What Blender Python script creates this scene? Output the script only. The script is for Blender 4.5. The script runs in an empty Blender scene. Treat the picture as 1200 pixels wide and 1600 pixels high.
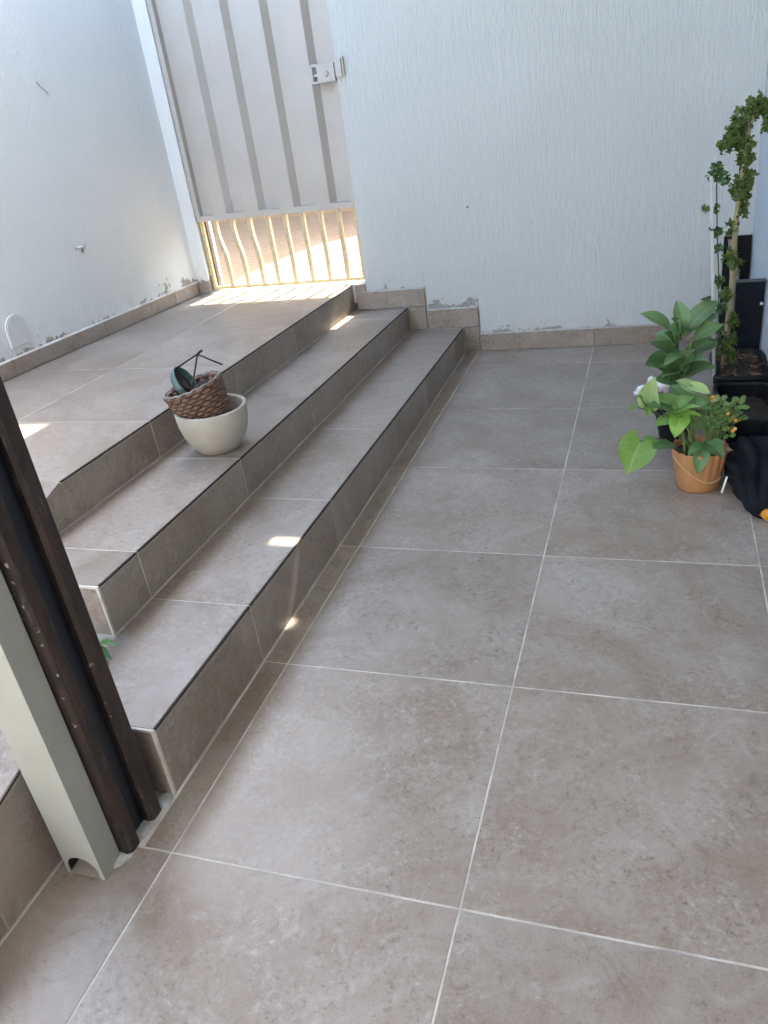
import bpy, math, random
from mathutils import Vector, Matrix, noise as mnoise
random.seed(7)
R = math.radians
S = bpy.context.scene
C = S.collection

# ------------------------------------------------------------------ camera
cam_d = bpy.data.cameras.new('camera'); cam = bpy.data.objects.new('camera', cam_d); C.objects.link(cam)
cam_d.sensor_fit = 'VERTICAL'; cam_d.sensor_height = 36.0; cam_d.lens = 27.742
cam_d.clip_start = 0.02; cam_d.clip_end = 600
rt = Vector((0.94762797, 0.29290263, -0.12731566)); dn = Vector((0.03196292, -0.48361359, -0.87469782)); fw = Vector((-0.31777287, 0.82481874, -0.46764779))
CAM = Vector((0.8990, -0.8638, 1.3038))
M = Matrix((rt, -dn, -fw)).transposed().to_4x4(); M.translation = CAM
cam.matrix_world = M
S.camera = cam

# ------------------------------------------------------------------ world, sun, exposure
SUN_DIR = Vector((-0.013, -0.36, -0.40)).normalized()          # the way the light travels
elev = math.asin(-SUN_DIR.z); azim = math.atan2(-SUN_DIR.x, -SUN_DIR.y)
W = bpy.data.worlds.new('World'); S.world = W; W.use_nodes = True
wn = W.node_tree.nodes; wl = W.node_tree.links
sky = wn.new('ShaderNodeTexSky'); sky.sky_type = 'NISHITA'; sky.sun_disc = False
sky.sun_elevation = elev; sky.sun_rotation = azim
sky.air_density = 1.0; sky.dust_density = 1.5; sky.ozone_density = 1.0; sky.altitude = 0
bg = wn['Background']; bg.inputs['Strength'].default_value = 0.15
wl.new(sky.outputs[0], bg.inputs['Color'])
sl = bpy.data.lights.new('sun', 'SUN'); sun = bpy.data.objects.new('sun', sl); C.objects.link(sun)
sl.energy = 2.0; sl.angle = R(0.53); sl.color = (1.0, 0.93, 0.82)
sun.rotation_euler = SUN_DIR.to_track_quat('-Z', 'Y').to_euler(); sun.location = (1, 8, 9)
vs = S.view_settings
vs.view_transform = 'Standard'; vs.look = 'None'; vs.gamma = 1.0; vs.use_curve_mapping = False
vs.exposure = 4.15
try:
    vs.use_white_balance = True; vs.white_balance_temperature = 7350; vs.white_balance_tint = 6
except Exception: pass

# ------------------------------------------------------------------ helpers
ORG = {}
def thing(name, label, cat, loc=(0, 0, 0), group=None, kind=None):
    o = bpy.data.objects.new(name, None); C.objects.link(o); o.location = loc; o.empty_display_size = .05
    ORG[o.name] = Vector(loc); tag(o, label, cat, group, kind); return o
def tag(o, label=None, cat=None, group=None, kind=None):
    if label: o['label'] = label
    if cat: o['category'] = cat
    if group: o['group'] = group
    if kind: o['kind'] = kind
    return o
def obj(name, vf, mat, parent=None, smooth=False, uvs=None, origin=None):
    """world-space verts/faces -> one mesh object whose origin is its own middle"""
    v, f = vf
    if origin is None:
        lo = [min(p[i] for p in v) for i in range(3)]; hi = [max(p[i] for p in v) for i in range(3)]
        origin = Vector([(a + b) / 2 for a, b in zip(lo, hi)])
    else: origin = Vector(origin)
    me = bpy.data.meshes.new(name); me.from_pydata([tuple(Vector(p) - origin) for p in v], [], f)
    if uvs:
        ul = me.uv_layers.new(name='UVMap')
        for lp in me.loops: ul.data[lp.index].uv = uvs[lp.vertex_index]
    me.update()
    if smooth: me.polygons.foreach_set('use_smooth', [True] * len(me.polygons))
    if mat: me.materials.append(mat)
    o = bpy.data.objects.new(name, me); C.objects.link(o)
    po = ORG[parent.name] if parent else Vector()
    if parent: o.parent = parent
    o.location = origin - po; ORG[o.name] = origin
    return o
def join(*vfs):
    V, F = [], []
    for v, f in vfs:
        n = len(V); V += [Vector(p) for p in v]; F += [tuple(i + n for i in q) for q in f]
    return V, F
def hexa(b, t):
    """four bottom corners (ccw from above) and four top corners"""
    return [Vector(p) for p in list(b) + list(t)], [(3, 2, 1, 0), (4, 5, 6, 7), (0, 1, 5, 4), (1, 2, 6, 5), (2, 3, 7, 6), (3, 0, 4, 7)]
def box(x0, x1, y0, y1, z0, z1):
    return hexa([(x0, y0, z0), (x1, y0, z0), (x1, y1, z0), (x0, y1, z0)], [(x0, y0, z1), (x1, y0, z1), (x1, y1, z1), (x0, y1, z1)])
def slab(q, th, bev=.0012):
    """tile: outer face q (ccw seen from outside), thickness th inwards, small arris all round"""
    q = [Vector(p) for p in q]; n = (q[1] - q[0]).cross(q[-1] - q[0]).normalized(); c = sum(q, Vector()) / len(q)
    k = len(q)
    inn = []
    for i, p in enumerate(q):
        a = (q[i - 1] - p).normalized(); b = (q[(i + 1) % k] - p).normalized(); inn.append(p + (a + b) * bev)
    V = inn + [p - n * bev for p in q] + [p - n * th for p in q]
    F = [tuple(range(k)), tuple(range(3 * k - 1, 2 * k - 1, -1))]
    for i in range(k):
        j = (i + 1) % k
        F += [(i, i + k, j + k, j), (i + k, i + 2 * k, j + 2 * k, j + k)]
    return V, F
def tube(path, r, n=8, caps=True, closed=False):
    path = [Vector(p) for p in path]; m = len(path); rr = r if isinstance(r, (list, tuple)) else [r] * m
    V, F = [], []; up = None
    for i, p in enumerate(path):
        if closed: t = path[(i + 1) % m] - path[i - 1]
        else: t = path[min(i + 1, m - 1)] - path[max(i - 1, 0)]
        t.normalize()
        if up is None: up = t.orthogonal().normalized()
        a = (up - t * up.dot(t))
        if a.length < 1e-6: a = t.orthogonal()
        a.normalize(); up = a; b = t.cross(a)
        for k in range(n):
            w = 2 * math.pi * k / n; V.append(p + (a * math.cos(w) + b * math.sin(w)) * rr[i])
    for i in range(m if closed else m - 1):
        i2 = (i + 1) % m
        for k in range(n):
            k2 = (k + 1) % n; F.append((i * n + k, i * n + k2, i2 * n + k2, i2 * n + k))
    if caps and not closed: F += [tuple(range(n - 1, -1, -1)), tuple(range((m - 1) * n, m * n))]
    return V, F
def lathe(prof, n=48, mod=None, mat=None):
    """prof: (r, z) list; mod(angle, i, r, z)->(r, z)"""
    V, F = [], []; m = len(prof)
    for i, (r, z) in enumerate(prof):
        for k in range(n):
            a = 2 * math.pi * k / n; r2, z2 = mod(a, i, r, z) if mod else (r, z)
            V.append(Vector((r2 * math.cos(a), r2 * math.sin(a), z2)))
    for i in range(m - 1):
        for k in range(n):
            k2 = (k + 1) % n; F.append((i * n + k, i * n + k2, (i + 1) * n + k2, (i + 1) * n + k))
    F.append(tuple(range(n - 1, -1, -1))); F.append(tuple(range((m - 1) * n, m * n)))
    if mat is not None: V = [mat @ p for p in V]
    return V, F
def xf(vf, m): return [m @ Vector(p) for p in vf[0]], vf[1]

# ------------------------------------------------------------------ materials
class NT:
    def __init__(s, name):
        s.m = bpy.data.materials.new(name); s.m.use_nodes = True; s.t = s.m.node_tree; s.n = s.t.nodes
        s.b = s.n['Principled BSDF']; s.out = s.n['Material Output']
    def new(s, typ, **kw):
        o = s.n.new(typ)
        for k, v in kw.items(): setattr(o, k, v)
        return o
    def link(s, a, b): s.t.links.new(a, b)
    def val(s, sock, v):
        if hasattr(v, 'is_output'): s.link(v, sock)
        else: sock.default_value = v
    def math(s, op, a, b=0.0, c=0.0, clamp=False):
        o = s.new('ShaderNodeMath', operation=op); o.use_clamp = clamp
        s.val(o.inputs[0], a); s.val(o.inputs[1], b); s.val(o.inputs[2], c); return o.outputs[0]
    def noise(s, vec, scale, detail=4, rough=.55, dist=0.0):
        o = s.new('ShaderNodeTexNoise'); s.link(vec, o.inputs['Vector']); o.inputs['Scale'].default_value = scale
        o.inputs['Detail'].default_value = detail; o.inputs['Roughness'].default_value = rough; o.inputs['Distortion'].default_value = dist
        return o.outputs['Fac']
    def map(s, vec, scale=(1, 1, 1), loc=(0, 0, 0)):
        o = s.new('ShaderNodeMapping'); s.link(vec, o.inputs['Vector']); o.inputs['Scale'].default_value = scale; o.inputs['Location'].default_value = loc
        return o.outputs[0]
    def ramp(s, fac, stops):
        o = s.new('ShaderNodeValToRGB'); s.link(fac, o.inputs[0]); e = o.color_ramp.elements
        while len(e) < len(stops): e.new(.5)
        for el, (p, c) in zip(e, stops): el.position = p; el.color = (*c, 1) if len(c) == 3 else c
        return o.outputs[0]
    def mix(s, fac, a, b, mode='MIX'):
        o = s.new('ShaderNodeMix', data_type='RGBA', blend_type=mode); s.val(o.inputs[0], fac)
        for i, v in ((6, a), (7, b)):
            if hasattr(v, 'is_output'): s.link(v, o.inputs[i])
            else: o.inputs[i].default_value = (*v, 1)
        return o.outputs[2]
    def smooth(s, x, a, b):
        o = s.new('ShaderNodeMapRange', interpolation_type='SMOOTHSTEP'); s.val(o.inputs[0], x); o.inputs[1].default_value = a; o.inputs[2].default_value = b
        return o.outputs[0]
    def bump(s, h, strength, dist, prev=None):
        o = s.new('ShaderNodeBump'); s.link(h, o.inputs['Height']); o.inputs['Strength'].default_value = strength; o.inputs['Distance'].default_value = dist
        if prev: s.link(prev, o.inputs['Normal'])
        return o.outputs[0]
    def pos(s): return s.new('ShaderNodeNewGeometry').outputs['Position']
    def objc(s): return s.new('ShaderNodeTexCoord').outputs['Object']
    def rnd(s): return s.new('ShaderNodeObjectInfo').outputs['Random']
    def base(s, c): s.val(s.b.inputs['Base Color'], c if hasattr(c, 'is_output') else (*c, 1))
    def rough(s, r): s.val(s.b.inputs['Roughness'], r)

def tile_mat(name):
    t = NT(name)
    off = t.new('ShaderNodeVectorMath', operation='SCALE'); off.inputs[0].default_value = (17.3, 9.1, 23.7); t.link(t.rnd(), off.inputs['Scale'])
    ad = t.new('ShaderNodeVectorMath', operation='ADD'); t.link(t.pos(), ad.inputs[0]); t.link(off.outputs[0], ad.inputs[1]); v = ad.outputs[0]
    big = t.noise(v, 3.0, 6, .66, .9); mid = t.noise(v, 12, 7, .72, 1.3); fine = t.noise(t.map(v, (1, 1.0, 1)), 70, 7, .82, .5); grit = t.noise(v, 300, 3, .6); area = t.noise(v, 6.5, 4, .6, .5)
    col = t.ramp(big, [(.30, (0.216, 0.168, 0.134)), (.46, (0.266, 0.221, 0.187)), (.58, (0.300, 0.257, 0.226)), (.72, (0.342, 0.306, 0.278))])
    col = t.mix(t.math('MULTIPLY', t.smooth(mid, .50, .72), .38), col, (0.420, 0.396, 0.374))
    col = t.mix(t.math('MULTIPLY', t.smooth(mid, .47, .28), .50), col, (0.142, 0.106, 0.082))
    wgt = t.smooth(area, .34, .60)
    col = t.mix(t.math('MULTIPLY', t.math('MULTIPLY', t.smooth(fine, .52, .68), wgt), .66), col, (0.444, 0.420, 0.396))
    col = t.mix(t.math('MULTIPLY', t.math('MULTIPLY', t.smooth(fine, .48, .33), t.math('ADD', t.math('MULTIPLY', wgt, .75), .25)), .78), col, (0.108, 0.080, 0.062))
    col = t.mix(t.math('MULTIPLY', t.smooth(grit, .54, .70), .34), col, (0.102, 0.079, 0.062))
    # slight difference from tile to tile
    tone = t.math('ADD', t.math('MULTIPLY', t.rnd(), .18), .91)
    hsv = t.new('ShaderNodeHueSaturation'); t.link(tone, hsv.inputs['Value']); t.link(col, hsv.inputs['Color']); hsv.inputs['Saturation'].default_value = 1.0
    # chalky footprints, dust
    p = t.pos(); dust = t.smooth(t.noise(p, 2.1, 6, .7, 1.5), .52, .80)
    col = t.mix(t.math('MULTIPLY', dust, .18), hsv.outputs[0], (.36, .355, .345))
    spk = t.new('ShaderNodeTexVoronoi'); t.link(p, spk.inputs['Vector']); spk.inputs['Scale'].default_value = 9.0
    rs = t.new('ShaderNodeSeparateColor'); t.link(spk.outputs['Color'], rs.inputs[0])
    sp = t.math('MULTIPLY', t.math('LESS_THAN', spk.outputs['Distance'], t.math('MULTIPLY', rs.outputs[1], .034)), t.math('GREATER_THAN', rs.outputs[0], .80))
    col = t.mix(t.math('MULTIPLY', sp, .8), col, (.62, .61, .60))
    t.base(col)
    t.rough(t.math('ADD', t.math('MULTIPLY', mid, .26), .24))
    t.b.inputs['Specular IOR Level'].default_value = .55
    nb = t.bump(fine, .16, .0016); nb = t.bump(mid, .12, .003, nb); t.link(nb, t.b.inputs['Normal'])
    return t.m
TILE = tile_mat('stone_tile')

def simple(name, col, rough=.6, var=.12, scale=20, metal=0, bump=0, bscale=None, spec=.5):
    t = NT(name); v = t.objc(); n = t.noise(v, scale, 5, .6)
    a = tuple(max(0, c * (1 - var)) for c in col); b = tuple(min(1, c * (1 + var)) for c in col)
    t.base(t.ramp(n, [(.3, a), (.7, b)])); t.rough(t.math('ADD', t.math('MULTIPLY', n, .2), rough - .1)); t.b.inputs['Metallic'].default_value = metal
    t.b.inputs['Specular IOR Level'].default_value = spec
    if bump: t.link(t.bump(t.noise(v, bscale or scale * 4, 5, .65), bump, .004), t.b.inputs['Normal'])
    return t.m
GROUT = simple('grout', (.52, .495, .46), .9, .36, 9, bump=.4, bscale=120)
EDGE = simple('tile_body_edge', (.035, .027, .022), .8, .25, 60, spec=.2)
CEMENT = simple('cement', (.40, .40, .39), .95, .25, 25, bump=.8, bscale=60)

def wall_mat(name, base, scr, skirt, iso=False):
    """rough scratched render; skirt(t, x, y, z) -> height above the top of the tiles"""
    t = NT(name); p = t.pos(); sep = t.new('ShaderNodeSeparateXYZ'); t.link(p, sep.inputs[0])
    x, y, z = sep.outputs
    if iso: v = t.map(p, (95, 95, 60)); v2 = t.map(p, (38, 38, 24))
    else: v = t.map(p, (150, 150, 24)); v2 = t.map(p, (75, 75, 11))
    warp = t.noise(p, 9, 2)
    n1 = t.noise(v, 1.0, 4, .65, .5); n2 = t.noise(v2, 1.0, 4, .6, .9); n3 = t.noise(p, 260, 3, .6)
    h = t.math('ADD', t.math('MULTIPLY', t.smooth(n1, .38, .60), .38), t.math('MULTIPLY', t.smooth(n2, .34, .62), .62))
    h = t.math('ADD', h, t.math('MULTIPLY', n3, .12))
    nb = t.bump(h, scr, .0065)
    big = t.noise(p, 1.6, 4, .6); col = t.mix(t.smooth(big, .3, .75), tuple(c * .95 for c in base), base)
    # darker tone in the scratches
    col = t.mix(t.math('MULTIPLY', t.smooth(n1, .40, .26), .22), col, tuple(c * .62 for c in base))
    fl = t.noise(p, 55, 2, .5); col = t.mix(t.math('MULTIPLY', t.math('GREATER_THAN', fl, .765), .55), col, (.36, .34, .32))
    d = skirt(t, x, y, z)
    ed = t.noise(p, 34, 6, .70, .5); patch = t.noise(p, 6.5, 3, .6)
    lim = t.math('MULTIPLY', t.math('SUBTRACT', patch, .50), .30)
    m = t.math('SUBTRACT', t.math('ADD', lim, t.math('MULTIPLY', t.math('SUBTRACT', ed, .44), .17)), d)
    mk = t.smooth(m, .0, .006)
    cem = t.ramp(t.noise(p, 70, 4, .7), [(.3, (.20, .19, .18)), (.7, (.38, .37, .35))])
    col = t.mix(mk, col, cem)
    dirt = t.math('MULTIPLY', t.smooth(d, .16, .0), t.smooth(t.noise(p, 12, 5, .7), .40, .70)); col = t.mix(t.math('MULTIPLY', dirt, .35), col, (.46, .43, .40))
    t.base(col); t.rough(.82); t.b.inputs['Specular IOR Level'].default_value = .3
    nb2 = t.bump(mk, -.5, .003, nb); t.link(nb2, t.b.inputs['Normal']); return t.m
def sk_back(t, x, y, z):
    top = t.math('ADD', t.math('ADD', .097, t.math('MULTIPLY', t.math('LESS_THAN', x, .017), .146)), t.math('MULTIPLY', t.math('LESS_THAN', x, -.263), .121))
    return t.math('SUBTRACT', z, top)
def sk_left(t, x, y, z): return t.math('SUBTRACT', z, t.math('MULTIPLY_ADD', y, -.025, .553))
def sk_none(t, x, y, z): return t.math('ADD', z, 5.0)
WALL_B = wall_mat('scratched_white_render', (.54, .575, .585), .40, sk_back)
WALL_L = wall_mat('rough_white_render', (.71, .75, .765), .30, sk_left, iso=True)
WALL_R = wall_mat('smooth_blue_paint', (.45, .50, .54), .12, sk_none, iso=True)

def gate_paint():
    t = NT('white_gate_paint'); v = t.pos(); n = t.noise(v, 5, 5, .6); s = t.noise(t.map(v, (40, 40, 3)), 1, 4, .6)
    c = t.ramp(n, [(.3, (.43, .408, .385)), (.7, (.48, .46, .437))]); c = t.mix(t.math('MULTIPLY', t.smooth(s, .52, .78), .30), c, (.40, .37, .33)); rs_ = t.noise(v, 60, 4, .7); c = t.mix(t.math('MULTIPLY', t.smooth(rs_, .68, .74), .6), c, (.26, .17, .11))
    t.base(c); t.rough(.45); t.link(t.bump(n, .15, .004), t.b.inputs['Normal']); return t.m
GPAINT = gate_paint()
CREAM = simple('cream_bar_paint', (.52, .43, .29), .5, .2, 40)
GOLD = simple('cream_yellow_paint', (.56, .45, .26), .5, .25, 40)
def brown_mat():
    t = NT('brown_steel_paint'); p = t.pos(); n = t.noise(t.map(p, (14, 14, 3)), 1, 6, .65, .4); f = t.noise(p, 90, 4, .7)
    c = t.ramp(n, [(.3, (.012, .0085, .008)), (.50, (.024, .0155, .0135)), (.75, (.042, .028, .024))])
    c = t.mix(t.math('MULTIPLY', t.smooth(f, .58, .75), .35), c, (.12, .095, .085))
    vo = t.new('ShaderNodeTexVoronoi'); t.link(t.map(p, (58, 58, 40)), vo.inputs['Vector']); vo.inputs['Scale'].default_value = 1.0
    rs = t.new('ShaderNodeSeparateColor'); t.link(vo.outputs['Color'], rs.inputs[0])
    sp = t.math('MULTIPLY', t.math('LESS_THAN', t.math('ADD', vo.outputs['Distance'], t.math('MULTIPLY', t.math('SUBTRACT', t.noise(p, 160, 3, .7), .5), .9)), t.math('MULTIPLY', rs.outputs[1], .27)), t.math('GREATER_THAN', rs.outputs[0], .66))
    c = t.mix(t.math('MULTIPLY', sp, .75), c, (.50, .48, .45))
    st = t.noise(t.map(p, (60, 60, 7)), 1, 4, .7); c = t.mix(t.math('MULTIPLY', t.smooth(st, .58, .72), .60), c, (.15, .13, .125))
    sc = t.noise(t.map(p, (110, 110, 9)), 1, 5, .75); ar = t.noise(p, 9, 3, .6)
    c = t.mix(t.math('MULTIPLY', t.math('MULTIPLY', t.smooth(sc, .55, .66), t.smooth(ar, .48, .62)), .75), c, (.13, .115, .11))
    wr = t.noise(t.map(p, (22, 22, 6)), 1, 5, .7, .8); c = t.mix(t.math('MULTIPLY', t.smooth(wr, .50, .64), .7), c, (.050, .027, .021)); c = t.mix(t.math('MULTIPLY', t.smooth(wr, .44, .34), .7), c, (.006, .006, .008))
    t.base(c); t.rough(t.math('ADD', t.math('MULTIPLY', n, .3), .34)); t.link(t.bump(f, .5, .003), t.b.inputs['Normal']); return t.m
BROWN = brown_mat()
def beige_mat():
    t = NT('beige_downpipe_paint'); p = t.pos(); n = t.noise(p, 7, 5, .6); f = t.noise(p, 30, 6, .75, .6)
    c = t.ramp(n, [(.3, (.30, .305, .275)), (.7, (.345, .35, .32))])
    c = t.mix(t.math('MULTIPLY', t.smooth(f, .66, .70), .8), c, (.16, .13, .10))
    t.base(c); t.rough(.42); return t.m
BEIGE = beige_mat()

# ------------------------------------------------------------------ heights of the place
def h1(y): return .192 - .0172 * y
def h2(y): return .345 - .0260 * y
def h3(y): return .476 - .0240 * y
def yw(x): return 3.240 + .040 * x                 # face of the back wall
def xl(y): return -1.618 - .040 * (3.33 - y)       # face of the left wall
X1, X2, X3 = -.070, -.366, -.668                   # faces of the three risers
Y1, Y2, Y3 = .135, .426, .736                      # where each step ends towards the post
G = .0016                                          # half a joint
T = .009                                           # tile thickness
XR = 1.316

# ------------------------------------------------------------------ ground and floor
o = obj('ground', ([(-300, -300, -.06), (300, -300, -.06), (300, 300, -.06), (-300, 300, -.06)], [(0, 1, 2, 3)]), CEMENT); tag(o, kind='structure')
fl = obj('floor', box(-3.2, 1.60, -5.2, 3.40, -.055, -.0009), GROUT); tag(fl, kind='structure')
def floor_tile(x0, x1, y0, y1): obj('floor_tile', slab([(x0 + G, y0 + G, 0), (x1 - G, y0 + G, 0), (x1 - G, y1 - G, 0), (x0 + G, y1 - G, 0)], T), TILE, fl)
xs = [0, .6, 1.2, XR]
for r in range(-8, 6):
    y0, y1 = r * .6, min((r + 1) * .6, 3.6)
    for a, b in zip(xs, xs[1:]):
        if r == 5:
            obj('floor_tile', slab([(a + G, y0 + G, 0), (b - G, y0 + G, 0), (b - G, yw(b) - .012, 0), (a + G, yw(a) - .012, 0)], T), TILE, fl)
        else: floor_tile(a, b, y0, y1)
    if r >= 1: floor_tile(X1 + .002, 0, y0, y1 if r < 5 else yw(0) - .012)
    elif r == 0: floor_tile(X1 + .002, 0, 0, .6)
    else: floor_tile(-.222, 0, y0, y1)

# ------------------------------------------------------------------ steps
st = thing('tiled_steps', 'three wide taupe stone tiled steps rising to the landing by the gate', 'steps', (-.4, 1.7, 0))
def prism(xa, xb, y0, y1, hf, zb, sh=.0009):
    return hexa([(xa, y0, zb), (xb, y0, zb), (xb, y1, zb), (xa, y1, zb)], [(xa, y0, hf(y0) - sh), (xb, y0, hf(y0) - sh), (xb, y1, hf(y1) - sh), (xa, y1, hf(y1) - sh)])
YB = 3.215
def step(name, xf_, xb, ya, hf, lo, tread_x1):
    """core in grout colour, tread tiles, riser tiles, dark front edge, tiled end"""
    s = obj(name, prism(xb, xf_ - .0007, ya + .0012, YB + .09, hf, -.05 if name == 'x' else -.04), GROUT, st)
    rows = [ya] + [k * .6 for k in range(1, 6) if k * .6 > ya + .08] + [YB]
    for a, b in zip(rows, rows[1:]):
        ya_, yb_ = a + (G if a != ya else .007), b - G
        x0, x1 = tread_x1 + G, xf_ - .0060
        obj('tread_tile', slab([(x0, ya_, hf(ya_)), (x1, ya_, hf(ya_)), (x1, yb_, hf(yb_)), (x0, yb_, hf(yb_))], T), TILE, s)
        q = lambda y, z: (xf_, y, z)
        obj('riser_tile', slab([q(ya_, lo(ya_) + .004), q(yb_, lo(yb_) + .004), q(yb_, hf(yb_) - .007), q(ya_, hf(ya_) - .007)], T), TILE, s)
        # unglazed front edge of the tread tile
        e0, e1 = xf_ - .0055, xf_ + .0004
        obj('tread_edge', hexa([(e0, ya_, hf(ya_) - .0048), (e1, ya_, hf(ya_) - .0048), (e1, yb_, hf(yb_) - .0048), (e0, yb_, hf(yb_) - .0048)],
                               [(e0, ya_, hf(ya_) - .0002), (e1, ya_, hf(ya_) - .0003), (e1, yb_, hf(yb_) - .0003), (e0, yb_, hf(yb_) - .0002)]), EDGE, s)
    return s
s1 = step('step', X1, X3 - .3, Y1, h1, lambda y: 0, X2)
s2 = step('step', X2, X3 - .3, Y2, h2, h1, X3)
# tiled ends facing the camera
def end_tile(s, x0, x1, y, z0, z1): obj('end_tile', slab([(x0, y, z0), (x1, y, z0), (x1, y, z1), (x0, y, z1)], T), TILE, s)
end_tile(s1, -.215, X1 - .008, Y1, .004, h1(Y1) - .006)
end_tile(s2, X3 + .004, X2 - .008, Y2, h1(Y2) + .004, h2(Y2) - .006)
# landing
XJ = -1.222
ld = obj('landing', prism(-1.80, X3 - .0007, Y3 + .001, YB + .20, h3, -.04), GROUT, st)
rows = [Y3, 1.2, 1.8, 2.4, 3.0, YB]
for a, b in zip(rows, rows[1:]):
    a_, b_ = a + G, b - G
    x0, x1 = XJ + G, X3 - .0060
    obj('tread_tile', slab([(x0, a_, h3(a_)), (x1, a_, h3(a_)), (x1, b_, h3(b_)), (x0, b_, h3(b_))], T), TILE, ld)
    obj('tread_tile', slab([(xl(a) + .006, a_, h3(a_)), (XJ - G, a_, h3(a_)), (XJ - G, b_, h3(b_)), (xl(b) + .006, b_, h3(b_))], T), TILE, ld)
    e0, e1 = X3 - .0055, X3 + .0004
    obj('tread_edge', hexa([(e0, a_, h3(a_) - .0048), (e1, a_, h3(a_) - .0048), (e1, b_, h3(b_) - .0048), (e0, b_, h3(b_) - .0048)],
                           [(e0, a_, h3(a_) - .0002), (e1, a_, h3(a_) - .0003), (e1, b_, h3(b_) - .0003), (e0, b_, h3(b_) - .0002)]), EDGE, ld)
for a, b in zip(rows[1:], rows[2:]):
    a_, b_ = a + G, b - G
    obj('riser_tile', slab([(X3, a_, h2(a_) + .004), (X3, b_, h2(b_) + .004), (X3, b_, h3(b_) - .007), (X3, a_, h3(a_) - .007)], T), TILE, ld)
# first riser tile of the landing is cut on the slant where the ramp starts to fall
def ramp_z(y): return h3(Y3) - .255 * (Y3 - y)
obj('riser_tile', slab([(X3, Y2 + .003, h2(Y2) + .004), (X3, 1.2 - G, h2(1.2) + .004), (X3, 1.2 - G, h3(1.2) - .007), (X3, Y3 + .004, h3(Y3) - .007), (X3, Y2 + .003, ramp_z(Y2) - .007)], T), TILE, ld)
# the ramp that falls from the landing towards the camera, behind the posts
YR = -1.0
def rq(x0, x1, ya, yb, dz=0): return [(x0, ya, ramp_z(ya) - dz), (x1, ya, ramp_z(ya) - dz), (x1, yb, ramp_z(yb) - dz), (x0, yb, ramp_z(yb) - dz)]
def rprism(x0, x1, ya, yb): return hexa([(x0, ya, -.04), (x1, ya, -.04), (x1, yb, -.04), (x0, yb, -.04)], rq(x0, x1, ya, yb, .002))
rp = obj('ramp', join(rprism(-1.80, X3 - .002, .137, Y3 - .001), rprism(-1.80, -.2238, YR, .1335)), GROUT, st)
for a, b in ((.137, Y3),):
    for x0, x1 in ((-1.75, XJ), (XJ, X3)): obj('ramp_tile', slab(rq(x0 + G, x1 - G, a + G, b - G), T), TILE, rp)
for a, b in ((-.6, -.222), (-.222, .1335)):
    for x0, x1 in ((-1.75, XJ), (XJ, X3), (X3, -.226)): obj('ramp_tile', slab(rq(x0 + G, x1 - G, a + G, b - G), T), TILE, rp)
    obj('riser_tile', slab([(-.222, a + G, .005), (-.222, b - G, .005), (-.222, b - G, ramp_z(b) - .006), (-.222, a + G, ramp_z(a) - .006)], T), TILE, rp)
    obj('tread_edge', slab([(-.2225, a + G, ramp_z(a) - .004), (-.2225, b - G, ramp_z(b) - .004), (-.2225, b - G, ramp_z(b)), (-.2225, a + G, ramp_z(a))], .003, .0004), EDGE, rp)

# ------------------------------------------------------------------ walls
def wbox(x0, x1, z0, z1, th=.15, f=None):
    f = f or yw
    return hexa([(x0, f(x0), z0), (x1, f(x1), z0), (x1, f(x1) + th, z0), (x0, f(x0) + th, z0)], [(x0, f(x0), z1), (x1, f(x1), z1), (x1, f(x1) + th, z1), (x0, f(x0) + th, z1)])
GX0, GX1 = -1.545, -.588          # gate opening
WT = 2.70
bw = thing('back_wall', 'white scratched render wall with stepped tile skirting behind the planters', 'wall', (.3, 3.3, 0))
obj('wall_face', join(wbox(GX1, 1.62, -.05, WT), wbox(-1.32, GX1, 2.2, WT), wbox(-1.62, -1.32, 2.2, 3.35)), WALL_B, bw)  # left part above the gate raised out of view to keep sun off the left wall
PY = 3.236                          # the narrow pier between the left wall and the gate
obj('pier', box(-1.640, GX0, PY, 3.40, .30, 2.199), WALL_L, bw)
def skq(x0, x1, z0, z1): return [(x0, yw(x0) - .010, z0), (x1, yw(x1) - .010, z0), (x1, yw(x1) - .010, z1), (x0, yw(x0) - .010, z1)]
def sk(x0, x1, z0, z1):
    obj('skirting_tile', slab(skq(x0 + G, x1 - G, z0, z1), .009), TILE, bw)
    obj('skirting_cap', hexa([(x0 + G, yw(x0) - .0098, z1), (x1 - G, yw(x1) - .0098, z1), (x1 - G, yw(x1) + .002, z1), (x0 + G, yw(x0) + .002, z1)],
                             [(x0 + G, yw(x0) - .007, z1 + .004), (x1 - G, yw(x1) - .007, z1 + .004), (x1 - G, yw(x1) + .002, z1 + .006), (x0 + G, yw(x0) + .002, z1 + .006)]), CEMENT, bw)
for a, b in ((.012, .604), (.604, 1.2), (1.2, XR)): sk(a, b, .004, .094)
sk(-.266, .012, h1(3.2) + .004, .239); obj('skirting_tile', slab(skq(X1 + .004, .010, .004, h1(3.2) - .001), .009), TILE, bw)
sk(X3 + .02, -.266, h2(3.2) + .004, .358); obj('skirting_tile', slab(skq(X2 + .004, -.268, h1(3.2) + .004, h2(3.2) - .001), .009), TILE, bw)
obj('skirting_tile', slab(skq(X3 + .02, GX1 - .002, .362, .401), .009), TILE, bw)

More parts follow.
